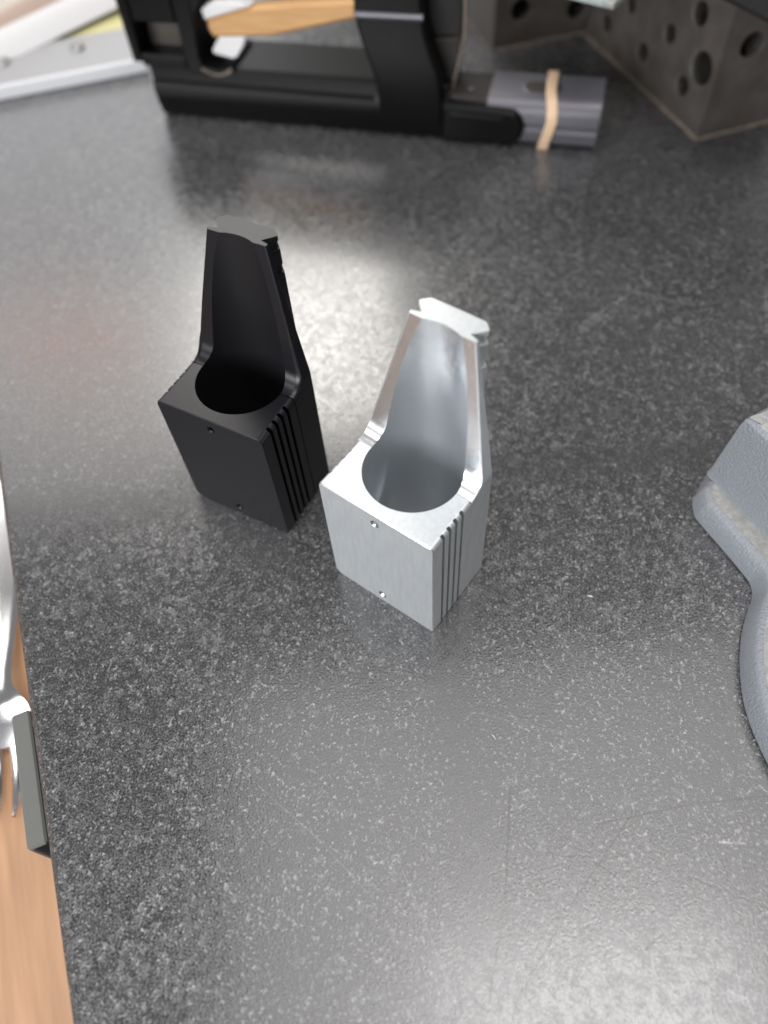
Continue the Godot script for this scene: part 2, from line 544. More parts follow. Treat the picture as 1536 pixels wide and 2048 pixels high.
func slope_at(y: float) -> float:
	# depth of the tower's front at height y: the curved foot, then a straight slope
	if y <= H: return SEAM + 0.1
	var end := H + FOOT * (1.0 - cos(LEAN))
	if y <= end: return SEAM + 0.1 + FOOT * sin(acos(1.0 - (y - H) / FOOT))
	return lerpf(SEAM + 0.1 + FOOT * sin(LEAN), 31.05, (y - end) / (TOP - end))


func tower_outline(y: float, r: float, only_back: bool) -> Array:
	# plan of the tower at height y as (x, depth), from the bore's left lip round the back to its right lip
	var zf := slope_at(y)
	var t := clampf((y - 51.0) / (TOP - 51.0), 0.0, 1.0)
	var w := width_at(y)
	var z2 := lerpf(27.7, 32.0, t)
	var notch := Vector2(15.0, 31.2).lerp(Vector2(6.9, 32.7), smoothstep(0.0, 1.0, t) if t > 0.0 else 0.0)
	var slot := (y > 74.25 and y < 78.55) == false
	var gap := (y >= 78.6 and y <= 81.0) or (y >= 86.0 and y <= 88.4)
	var rail := 8.9 if gap and slot else 9.75
	var right := [Vector2(w, z2), notch, Vector2(rail, 35.7), Vector2(minf(rail, 9.75), 36.4), Vector2(minf(8.2, rail), 37.9), Vector2(7.6, 38.3)]
	if not only_back:
		var c := sqrt(maxf(0.0, BORE * BORE - (zf - BORE_AT) * (zf - BORE_AT)))
		var front := [Vector2(minf(c, w - r), zf)]
		for k in 6:
			var a := PI / 2 * k / 5.0
			front.append(Vector2(w - r + r * sin(a), minf(slope_at(y + r * (1.0 - cos(a))) + (r * 0.3 * (1.0 - cos(a)) if y > 54.0 else 0.0), z2 - 0.1)))
		right = front + right
	var all := []
	for p in right: all.append(Vector2(-p.x, p.y))
	right.reverse()
	return all + right


# ---------------------------------------------------------------- things around them
func chamfered(lo: Vector3, hi: Vector3, foot: float) -> ArrayMesh:
	# a closed box whose foot is chamfered all round, for the booleans
	var p := PackedVector3Array()
	for lv in [[lo.y, foot], [lo.y + foot, 0.0], [hi.y, 0.0]]:
		p.append(Vector3(lo.x + lv[1], lv[0], lo.z + lv[1])); p.append(Vector3(hi.x - lv[1], lv[0], lo.z + lv[1]))
		p.append(Vector3(hi.x - lv[1], lv[0], hi.z - lv[1])); p.append(Vector3(lo.x + lv[1], lv[0], hi.z - lv[1]))
	var idx := PackedInt32Array()
	for l in 2:
		for k in 4:
			var a := l * 4 + k
			var c := l * 4 + (k + 1) % 4
			idx.append_array([a, c, c + 4, a, c + 4, a + 4])
	idx.append_array([0, 2, 1, 0, 3, 2, 8, 9, 10, 8, 10, 11])
	var st := SurfaceTool.new()
	st.begin(Mesh.PRIMITIVE_TRIANGLES)
	st.set_smooth_group(-1)
	for i in idx: st.add_vertex(p[i] * MM)
	st.generate_normals()
	return st.commit()


func steel_block(t: Node3D, lo: Vector3, hi: Vector3, holes: Array) -> void:
	var csg := CSGCombiner3D.new()
	var body := CSGMesh3D.new()
	body.mesh = chamfered(lo, hi, 1.6)
	body.material = M.steel
	body.name = "solid"
	csg.add_child(body)
	var k := 0
	for h in holes:
		# axis, the two coordinates on the face, radius
		var c := CSGCylinder3D.new()
		c.name = "bore_cut_%03d" % k; k += 1
		c.radius = h[3] * MM; c.height = (hi - lo).length() * 1.5 * MM; c.sides = 28
		c.operation = CSGShape3D.OPERATION_SUBTRACTION
		c.material = M.hole
		if h[0] == "x":
			c.rotation.z = PI / 2; c.position = Vector3(0, h[2], h[1]) * MM
		else:
			c.rotation.x = PI / 2; c.position = Vector3(h[1], h[2], 0) * MM
		csg.add_child(c)
	put("body", csg, t)
	var skirt := Geo.new()
	var low := []
	var high := []
	for p in [Vector3(lo.x, 0.2, lo.z), Vector3(hi.x, 0.2, lo.z), Vector3(hi.x, 0.2, hi.z), Vector3(lo.x, 0.2, hi.z)]:
		low.append(p + Vector3(signf(p.x - (lo.x + hi.x) / 2) * 0.6, 0, signf(p.z - (lo.z + hi.z) / 2) * 0.6))
		high.append(p + Vector3(-signf(p.x - (lo.x + hi.x) / 2) * 0.2, 1.9, -signf(p.z - (lo.z + hi.z) / 2) * 0.2))
	skirt.strip(low, high, true)
	build("foot_edge", skirt, M.pale_brown, t)  # pale brown strip added round the block's foot
	# countersunk rims, paler than the block: the light they catch is in the colour
	for h in holes:
		var rim := Geo.new()
		var rows := []
		var face: float = (lo.x if h[0] == "x" else hi.z)
		for d in [[h[3] + 1.5, -0.06], [h[3] + 0.1, 1.1], [h[3] - 0.05, 1.6]]:
			var r := []
			for i in 28:
				var a := TAU * i / 28
				if h[0] == "x": r.append(Vector3(face + d[1], h[2] + sin(a) * d[0], h[1] + cos(a) * d[0]))
				else: r.append(Vector3(h[1] + cos(a) * d[0], h[2] + sin(a) * d[0], face - d[1]))
			rows.append(r)
		rim.grid(rows, true)
		build("hole_rim", rim, M.screw, t)


func prism(g: Geo, outline: Array, n0: float, n1: float, b := 0.6) -> void:
	# an outline drawn in (along, up), given thickness from depth n0 (front) back to n1, edges chamfered
	var pts := PackedVector2Array(outline)
	if Geometry2D.is_polygon_clockwise(pts): pts.reverse()
	var n := pts.size()
	var ins := PackedVector2Array()
	for i in n:
		var d1 := (pts[i] - pts[(i + n - 1) % n]).normalized()
		var d2 := (pts[(i + 1) % n] - pts[i]).normalized()
		var bis := (d1.orthogonal() + d2.orthogonal()).normalized()
		var m := b / maxf(0.5, absf(bis.dot(d1.orthogonal())))
		var q := pts[i] - bis * m
		if not Geometry2D.is_point_in_polygon(q, pts): q = pts[i] + bis * m
		ins.append(q)
	var rows := []
	for lv in [[ins, n0], [pts, n0 + b], [pts, n1 - b], [ins, n1]]:
		var r := []
		for p in lv[0]: r.append(Vector3(p.x, p.y, -lv[1]))
		rows.append(r)
	g.grid(rows, true)
	g.poly(ins, func(p: Vector2) -> Vector3: return Vector3(p.x, p.y, -n0))
	g.poly(ins, func(p: Vector2) -> Vector3: return Vector3(p.x, p.y, -n1))


func sweep_along(g: Geo, section: Array, u0: float, u1: float) -> void:
	# a section drawn in (depth, up), swept along x with closed ends
	var a := []
	var c := []
	for p in section:
		a.append(Vector3(u0, p.y, -p.x)); c.append(Vector3(u1, p.y, -p.x))
	g.strip(a, c, true)
	var pp := PackedVector2Array(section)
	g.poly(pp, func(p: Vector2) -> Vector3: return Vector3(u0, p.y, -p.x))
	g.poly(pp, func(p: Vector2) -> Vector3: return Vector3(u1, p.y, -p.x))


func make_receiver() -> void:
	var t := thing("black_housing", "long black machined housing with open frame and grey end tube, across the back", "machine part", Vector3(-0.1004, 0.0, -0.4154), deg_to_rad(-18.62))
	# the long lower beam
	var g := Geo.new()
	sweep_along(g, [Vector2(1.5, 1.0), Vector2(-0.6, 9), Vector2(-1.2, 15), Vector2(-0.2, 18.6), Vector2(0.6, 19.6), Vector2(0.9, 25.6), Vector2(2.2, 27.0), Vector2(32, 27.0), Vector2(34, 25), Vector2(34, 1.0)], 0.6, 158.0)
	build("beam", g, M.receiver, t, 40.0)
	g = Geo.new()
	sweep_along(g, [Vector2(-0.8, 17.8), Vector2(-1.7, 18.2), Vector2(-1.9, 18.9), Vector2(-1.3, 19.5), Vector2(0.8, 19.5), Vector2(0.8, 17.8)], 2.0, 121.0)
	build("rib", g, M.receiver, t, 40.0)
	# rounded right end of the beam, standing in front of the tube
	g = Geo.new()
	var nose := [Vector2(155, 1.2), Vector2(188, 1.2)]
	for k in 13:
		var a := -PI / 2 + PI * k / 12.0
		nose.append(Vector2(189 + 7.6 * cos(a), 10.0 + 8.6 * sin(a)))
	nose.append(Vector2(155, 19.4))
	prism(g, nose, -2.2, 7.0, 2.0)
	build("rounded_end", g, M.receiver, t, 40.0)
	g = Geo.new()
	g.tube([Vector3(160, 15.0, 2.0), Vector3(186, 14.6, 2.0)], [0.7, 0.7], 8)
	build("rib", g, M.receiver, t)
	# left block with its recess: a frame of four bars round a pocket
	g = Geo.new()
	prism(g, [Vector2(-5.6, 29.0), Vector2(-5.6, 78), Vector2(2.4, 78), Vector2(-0.2, 34.2), Vector2(-0.2, 29.0)], -3.0, 30.0, 0.9)
	build("end_wall", g, M.receiver, t)
	g = Geo.new()
	prism(g, [Vector2(-0.4, 27.2), Vector2(24.5, 27.2), Vector2(24.5, 33.0), Vector2(-0.4, 33.0)], -3.0, 30.0, 0.9)
	build("sill", g, M.receiver, t)
	g = Geo.new()
	prism(g, [Vector2(1.0, 47.8), Vector2(24.5, 48.2), Vector2(24.5, 78), Vector2(1.8, 78)], -3.0, 30.0, 0.9)
	build("upper_wall", g, M.receiver, t)
	g = Geo.new()
	prism(g, [Vector2(-0.4, 31), Vector2(25, 31), Vector2(25, 50), Vector2(1, 50)], 9.0, 28.0, 0.5)
	build("pocket_back", g, M.pocket, t)
	# pillar that ends in a rounded bowl at the opening's corner
	g = Geo.new()
	prism(g, [Vector2(23.5, 26.5), Vector2(25.6, 24.6), Vector2(41.5, 24.4), Vector2(48.0, 28.0), Vector2(46.8, 28.9), Vector2(40.6, 27.2), Vector2(33.0, 28.6), Vector2(31.8, 34.0), Vector2(33.2, 46), Vector2(34.4, 60), Vector2(35.0, 78), Vector2(24.8, 78)], -2.2, 30.0, 0.7)
	build("pillar", g, M.receiver, t)
	g = Geo.new()
	var bowl := []
	for k in 9:
		var s := k / 8.0
		bowl.append([Vector3(lerpf(31.8, 48.0, s), 28.9 - 2.4 * sin(PI * s), 1.9), Vector3(lerpf(31.8, 48.0, s), 27.4 - 2.4 * sin(PI * s) , 2.45)])
	g.grid(bowl)
	build("bowl_lip", g, M.pale_brown, t)  # warm reflection at the bowl's corner, painted as a brown lip
	# the bar over the opening, out of the picture's top
	g = Geo.new()
	prism(g, [Vector2(34, 61.5), Vector2(116, 62.5), Vector2(150, 62.5), Vector2(150, 99), Vector2(34, 99)], 19.0, 32.0, 1.0)
	build("upper_bar", g, M.receiver, t)
	# curved strap at the front of the arch
	g = Geo.new()
	var lefts := [Vector2(115.0, 66), Vector2(114.9, 56.5), Vector2(116.0, 51), Vector2(119.0, 42.5), Vector2(122.4, 33), Vector2(124.0, 26), Vector2(124.7, 12), Vector2(126.4, 7.5)]
	var rights := [Vector2(146.5, 66), Vector2(147.2, 56.5), Vector2(148.4, 50), Vector2(151.6, 41), Vector2(155.0, 33.5), Vector2(156.2, 25), Vector2(156.5, 12), Vector2(155.4, 6.5)]
	var rows := []
	for k in lefts.size():
		var bulge: float = [-3.0, -3.0, -3.6, -4.4, -4.6, -4.4, -3.4, -1.5][k]
		var l: Vector2 = lefts[k]
		var r: Vector2 = rights[k]
		rows.append([Vector3(l.x, l.y, -9.0), Vector3(l.x, l.y, -bulge - 1.2), Vector3(l.x + 0.8, l.y, -bulge - 0.3), Vector3(l.x + 2.0, l.y, -bulge), Vector3(r.x - 2.0, r.y, -bulge), Vector3(r.x - 0.8, r.y, -bulge - 0.3), Vector3(r.x, r.y, -bulge - 1.2), Vector3(r.x, r.y, -9.0)])
	g.grid(rows, true)
	build("strap", g, M.receiver, t, 35.0)
	g = Geo.new()
	g.tube([Vector3(115.6, 57.2, 2.6), Vector3(147.0, 57.2, 2.6)], [1.5, 1.5], 12)
	build("strap_lip", g, M.tube, t)
	# far side of the arch and its slim edge
	g = Geo.new()
	prism(g, [Vector2(145, 45), Vector2(162, 45.5), Vector2(163, 77), Vector2(145, 77)], 9.0, 24.0, 0.5)
	build("arch_back", g, M.pad, t)
	g = Geo.new()
	prism(g, [Vector2(149, 26), Vector2(158.4, 19.0), Vector2(161.5, 34.0), Vector2(162.2, 45.2), Vector2(149.5, 43.9)], 8.0, 22.0, 0.5)
	build("arch_foot", g, M.tube_dark, t)
	g = Geo.new()
	g.tube([Vector3(158.2, 18.6, -8.2), Vector3(161.6, 34.0, -8.6), Vector3(163.9, 47, -9.0), Vector3(163.6, 77, -9.0)], [0.8, 0.7, 0.7, 0.7], 8)
	build("arch_edge", g, M.pale_brown, t)
	# the grey tube at the right end
	g = Geo.new()
	sweep_along(g, [Vector2(3.6, 0.6), Vector2(0.4, 3.8), Vector2(0.0, 8.6), Vector2(0.9, 9.6), Vector2(0.9, 11.0), Vector2(0.0, 12.0), Vector2(0.3, 16.2), Vector2(1.6, 19.6), Vector2(4.4, 21.9), Vector2(8, 22.6), Vector2(25, 23.6), Vector2(28.5, 22), Vector2(30, 18), Vector2(30, 4), Vector2(26, 0.6)], 177.4, 231.4)
	build("end_tube", g, M.tube, t, 38.0)
	g = Geo.new()
	sweep_along(g, [Vector2(3.0, 4.0), Vector2(0.8, 9), Vector2(0.8, 16), Vector2(5.2, 21.0), Vector2(25, 22.2), Vector2(28, 18), Vector2(28, 4)], 158.0, 177.4)
	build("tube_neck", g, M.tube_dark, t, 38.0)
	g = Geo.new()
	g.tube([Vector3(168, 21.6, -10), Vector3(168, 22.2, -10)], [1.1, 0.8], 12)
	build("neck_pin", g, M.tube, t)
	g = Geo.new()
	var slot := PackedVector2Array()
	for k in 24:
		var a := TAU * k / 24
		slot.append(Vector2(202.4 + (4.4 if cos(a) > 0 else -4.4) + 4.6 * cos(a), 13.6 + 4.6 * sin(a)))
	g.poly(slot, func(p: Vector2) -> Vector3: return Vector3(p.x, 23.02 + (p.y - 13.6) * 0.06, -p.y))
	build("slot_floor", g, M.hole, t)
	g = Geo.new()
	var r0 := []
	var r1 := []
	for p in slot:
		var d := (p - Vector2(202.4, 13.6)).normalized() * 0.8
		r0.append(Vector3(p.x, 23.05 + (p.y - 13.6) * 0.06, -p.y)); r1.append(Vector3(p.x + d.x, 22.85 + (p.y + d.y - 13.6) * 0.06, -p.y - d.y))
	g.strip(r0, r1, true)
	build("slot_rim", g, M.tube, t)
	# tan stick with white ends, wedged in the opening
	var s := thing("wooden_stick", "tan wooden stick wedged through the opening of the black housing", "stick", Vector3(-0.1004, 0.0, -0.4154), deg_to_rad(-18.62))
	g = Geo.new()
	prism(g, [Vector2(36.2, 47.4), Vector2(36.0, 42.5), Vector2(38.0, 39.2), Vector2(69.5, 41.4), Vector2(113.6, 51.6), Vector2(114.0, 59.3), Vector2(80, 56.6), Vector2(61.3, 54.2)], 5.0, 12.0, 1.6)
	build("shaft", g, M.stick, s, 30.0)
	var w := thing("paper_wrap", "white paper scrap folded round the left end of the tan stick", "paper", Vector3(-0.1004, 0.0, -0.4154), deg_to_rad(-18.62))
	g = Geo.new()
	prism(g, [Vector2(35.2, 51.8), Vector2(43.4, 55.6), Vector2(56.3, 56.2), Vector2(61.6, 54.9), Vector2(50, 51.6), Vector2(36.1, 47.6)], 4.2, 12.6, 0.6)
	build("upper_fold", g, M.paper, w)
	g = Geo.new()
	prism(g, [Vector2(41.4, 39.9), Vector2(55.6, 40.9), Vector2(54, 37), Vector2(49.4, 31.4), Vector2(46.5, 30.4), Vector2(37.5, 32.0), Vector2(36.2, 33.4)], 4.6, 6.2, 0.4)
	build("lower_fold", g, M.paper, w)
	# rubber band round the tube
	var band := Geo.new()
	var ring := []
	for p in [Vector3(206.4, -0.4, -0.2), Vector3(207.0, 4, 0.8), Vector3(208.3, 9, 0.9), Vector3(209.4, 14.5, 0.9), Vector3(208.9, 18.8, -0.7), Vector3(207.8, 22.3, -4.2), Vector3(206.7, 23.9, -9), Vector3(206.2, 24.4, -16), Vector3(206.0, 24.9, -24), Vector3(205.6, 23.2, -29.4), Vector3(205.3, 17, -31), Vector3(205.2, 4, -31), Vector3(205.8, 0.35, -25), Vector3(206.2, 0.35, -4)]:
		ring.append([p + Vector3(-2.5, 0, 0), p + Vector3(-2.1, 0.25, 0.25), p + Vector3(2.1, 0.25, 0.25), p + Vector3(2.5, 0, 0)])
	ring.append(ring[0])
	band.grid(ring)
	var bn := build("rubber_band", band, M.rubber_band, self, 50.0)
	bn.position = Vector3(-0.1004, 0.0, -0.4154); bn.rotation.y = deg_to_rad(-18.62)
	tag(bn, "tan rubber band looped round the grey tube", "rubber band")


func loft_outline(g: Geo, foot: Array, levels: Array, cap := true) -> Array:
	# rings of a closed footprint (x, z), drawn in by levels of [height, inset]
	var n := foot.size()
	var area := 0.0
	for i in n: area += foot[i].cross(foot[(i + 1) % n])
	var way := -signf(area)
	var rows := []
	for lv in levels:
		var r := []
		for i in n:
			var d1: Vector2 = (foot[i] - foot[(i + n - 1) % n]).normalized()
			var d2: Vector2 = (foot[(i + 1) % n] - foot[i]).normalized()
			var bis := (d1.orthogonal() + d2.orthogonal()).normalized()
			var m: float = lv[1] / maxf(0.6, absf(bis.dot(d1.orthogonal())))
			var q: Vector2 = foot[i] + bis * m * way
			r.append(Vector3(q.x, lv[0], q.y))
		rows.append(r)
	g.grid(rows, true)
	if cap:
		var pp := PackedVector2Array()
		for p in rows[-1]: pp.append(Vector2(p.x, p.z))
		var y: float = levels[-1][0]
		g.poly(pp, func(p: Vector2) -> Vector3: return Vector3(p.x, y, p.y))
	return rows


func make_casting() -> void:
	var t := thing("cast_iron_base", "blue grey painted cast iron base with stepped arm at the plate's right edge", "machine base", Vector3(0.102, 0.0, -0.128))
	var o := Vector2(102, -128)
	# one smooth footprint: the arm's blunt end, the waist and the round foot (counter-clockwise seen from above)
	var key := [Vector2(106, -137.5), Vector2(103.4, -134.5), Vector2(102.2, -128.5), Vector2(103.0, -125.0), Vector2(107.0, -114.5), Vector2(110.6, -104.5), Vector2(111.2, -100.5), Vector2(110.0, -96.5), Vector2(106.6, -91.5), Vector2(102.6, -84.5), Vector2(99.2, -76.0), Vector2(96.6, -65.5), Vector2(96.2, -56.0), Vector2(97.6, -45.5), Vector2(102, -34), Vector2(110, -24), Vector2(122, -17), Vector2(136, -15), Vector2(150, -19), Vector2(162, -30), Vector2(168, -46), Vector2(168, -66), Vector2(160, -82), Vector2(152, -92), Vector2(150, -100), Vector2(156, -122), Vector2(160, -142), Vector2(158, -160), Vector2(146, -166), Vector2(132, -163), Vector2(114, -147)]
	var foot := []
	var n := key.size()
	for i in n:
		for s in 4:
			foot.append(key[i].cubic_interpolate(key[(i + 1) % n], key[(i + n - 1) % n], key[(i + 2) % n], s / 4.0) - o)
	foot.reverse()
	var g := Geo.new()
	loft_outline(g, foot, [[0.15, 0.6], [0.8, 0.0], [5.0, 0.9], [7.6, 1.6], [8.8, 2.5], [9.3, 4.0]], false)
	build("base_plate", g, M.cast, t, 60.0)
	var lg := Geo.new()
	for inner in Geometry2D.offset_polygon(PackedVector2Array(foot), -3.7):
		lg.poly(inner, func(p: Vector2) -> Vector3: return Vector3(p.x, 9.35, p.y))
	build("machined_ledge", lg, M.ledge, t, 60.0)
	# raised arm on the plate: sloped flanks and a worn flat top
	var arm := []
	for p in [Vector2(108.6, -140.6), Vector2(107.4, -139.4), Vector2(107.2, -137.6), Vector2(122.6, -98.5), Vector2(130, -92), Vector2(146, -100), Vector2(152, -122), Vector2(152, -150), Vector2(146, -158)]: arm.append(p - o)
	g = Geo.new()
	loft_outline(g, arm, [[9.2, 0.0], [10.6, 0.5], [34.0, 2.2], [36.6, 2.8], [37.8, 3.9]], false)
	build("arm", g, M.cast, t, 28.0)
	g = Geo.new()
	loft_outline(g, arm, [[37.8, 3.9], [38.3, 5.4], [38.4, 7.4]])
	build("arm_top", g, M.ledge, t, 60.0)
	# round boss over the foot
	g = Geo.new()
	var rows := []
	for lv in [[9.4, 27.5], [13.0, 26.6], [15.6, 25.4], [16.6, 23.6], [17.0, 21.0], [17.2, 2.0]]:
		var r := []
		for k in 72: r.append(Vector3(132.5 + cos(TAU * k / 72) * lv[1] - o.x, lv[0], -52 + sin(TAU * k / 72) * lv[1] - o.y))
		rows.append(r)
	g.grid(rows, true)
	build("round_boss", g, M.ledge, t, 60.0)


func make_fork() -> void:
	var ax := Vector2(-0.18, -0.98).normalized()
	var t := thing("dinner_fork", "chrome fork lying on the wooden bench beside the granite plate", "fork", Vector3(-0.1472, -0.0585, -0.0985), atan2(ax.x, ax.y) + PI)
	# local: +z towards the tips, the neck behind
	var rows := []
	for k in [[-120, 9.0, 4.0], [-95, 7.6, 4.0], [-60, 5.0, 3.0], [-36, 3.6, 4.6], [-22, 3.4, 7.0], [-14, 4.6, 8.2], [-9, 7.6, 8.6], [-5, 10.0, 8.2], [0, 11.2, 6.4], [4, 11.6, 4.6], [8, 11.6, 3.6]]:
		var r := []
		for i in 9:
			var x := (i / 4.0 - 1.0)
			r.append(Vector3(x * k[1], k[2] + 0.8 * (x * x), k[0]))
		for i in 9:
			var x := (1.0 - i / 4.0)
			r.append(Vector3(x * k[1] * 0.97, k[2] + 0.8 * x * x - 1.6, k[0]))
		rows.append(r)
	var g := Geo.new()
	g.grid(rows, true)
	g.quad(rows[-1][0], rows[-1][8], rows[-1][9], rows[-1][17])
	build("handle", g, M.chrome, t, 50.0)
	for i in 4:
		var x := -9.9 + i * 6.6
		g = Geo.new()
		var tr := []
		for k in [[7.6, 1.75, 3.7], [14, 1.6, 2.2], [22, 1.45, 1.6], [29, 1.2, 2.2], [33, 0.6, 3.0]]:
			tr.append([Vector3(x - k[1], k[2], k[0]), Vector3(x - k[1] * 0.5, k[2] + 0.9, k[0]), Vector3(x + k[1] * 0.5, k[2] + 0.9, k[0]), Vector3(x + k[1], k[2], k[0]), Vector3(x + k[1] * 0.5, k[2] - 0.7, k[0]), Vector3(x - k[1] * 0.5, k[2] - 0.7, k[0])])
		g.grid(tr, true)
		build("tine", g, M.chrome, t, 50.0)


func sheet(g: Geo, pts: Array, thick := 0.3) -> void:
	# a bent sheet of paper: rows of points across, given a thickness
	var rows := []
	for r in pts:
		var low := []
		for p in r: low.append(p - Vector3(0, thick, 0))
		low.reverse()
		rows.append(r + low)
	g.grid(rows, true)
	for e in [rows[0], rows[-1]]:
		var m: int = e.size() / 2
		for i in m - 1: g.quad(e[i], e[i + 1], e[2 * m - 2 - i], e[2 * m - 1 - i])


func arc_sheet(a: Vector3, b: Vector3, along: Vector3, lift: float) -> Array:
	var out := []
	for k in 9:
		var s := k / 8.0
		var p := a.lerp(b, s) + Vector3(0, lift * sin(PI * s), 0)
		out.append([p, p + along * 0.5, p + along])
	return out


func make_papers() -> void:
	var g := Geo.new()
	sheet(g, arc_sheet(Vector3(-183, 0.6, -509), Vector3(-130, 0.6, -523), Vector3(14, 0, -74), 0.4))
	tag(build("sticky_note", g, M.yellow), "pale yellow note sheet lying flat behind the metal bar", "paper")
	g = Geo.new()
	sheet(g, arc_sheet(Vector3(-205, 0.4, -501), Vector3(-176, 0.4, -510), Vector3(6, 0, -16), 0.2), 0.25)
	tag(build("brown_card", g, M.card), "small brown card peeping out under the white sheet", "card")
	g = Geo.new()
	sheet(g, arc_sheet(Vector3(-212, 3, -476), Vector3(-216, 5, -512), Vector3(92, 3, -84), 9.0))
	tag(build("curled_sheet", g, M.paper), "curled white paper sheet in front of the paper pile", "paper")
	g = Geo.new()
	sheet(g, arc_sheet(Vector3(-216, 5, -508), Vector3(-220, 4, -526), Vector3(60, 3, -70), 9.0))
	tag(build("pink_sheet", g, M.pink), "pinkish brown paper sheet between the white and cream sheets", "paper")
	g = Geo.new()
	sheet(g, arc_sheet(Vector3(-222, 4, -524), Vector3(-240, 3, -570), Vector3(90, 3, -90), 10.0))
	tag(build("cream_sheet", g, M.cream), "cream paper sheet at the far left corner of the pile", "paper")


func make_bar() -> void:
	var t := thing("metal_bar", "flat grey aluminium bar with two screws at the back left", "bar", Vector3(-0.114, 0, -0.4685), deg_to_rad(11.85))
	var g := Geo.new()
	g.box(Vector3(-130, 0.1, -52), Vector3(-1.5, 3.6, -0.4), 0.3)
	build("flat", g, M.bar, t)
	g = Geo.new()
	g.box(Vector3(-130, 0.1, -0.4), Vector3(0.5, 7.2, 2.2), 0.6)
	build("raised_edge", g, M.bar_edge, t)
	for x in [-37.5, -82.0]:
		g = Geo.new()
		var rows := []
		for lv in [[3.55, 4.4], [4.6, 4.3], [5.6, 3.4], [6.0, 1.6], [6.05, 0.05]]:
			var r := []
			for k in 20: r.append(Vector3(x + cos(TAU * k / 20) * lv[1], lv[0], -35 + sin(TAU * k / 20) * lv[1]))
			rows.append(r)
		g.grid(rows, true)
		build("screw_head", g, M.screw, t, 50.0)
		g = Geo.new()
		g.box(Vector3(x - 3.4, 5.9, -35.6), Vector3(x + 3.4, 6.12, -34.4), 0.05)
		build("screw_slot", g, M.hole, t)


func light_panel(called: String, label: String, at: Vector3, size: Vector2, radiance: float, col: Color, look := Vector3.DOWN) -> void:
	# a lit panel and the light it gives, of the same size and colour, just in front of its face
	var g := Geo.new()
	g.box(Vector3(-size.x * 500, -size.y * 500, -20), Vector3(size.x * 500, size.y * 500, 0), 2.0)
	var m := mat(Color(0.9, 0.9, 0.9), 0.6)
	m.emission_enabled = true; m.emission = col; m.emission_energy_multiplier = radiance * 0.25
	var o := build(called, g, m)
	o.look_at_from_position(at, at - look, Vector3.FORWARD if absf(look.y) > 0.9 else Vector3.UP)
	tag(o, label, "lamp")
	var l := AreaLight3D.new()
	put(called + "_glow", l)
	l.area_size = size
	l.area_normalize_energy = true
	l.light_color = col
	l.light_energy = radiance * size.x * size.y / PI
	l.shadow_enabled = true
	l.area_range = 6.0
	l.look_at_from_position(at + look * 0.006, at + look, Vector3.FORWARD if absf(look.y) > 0.9 else Vector3.UP)


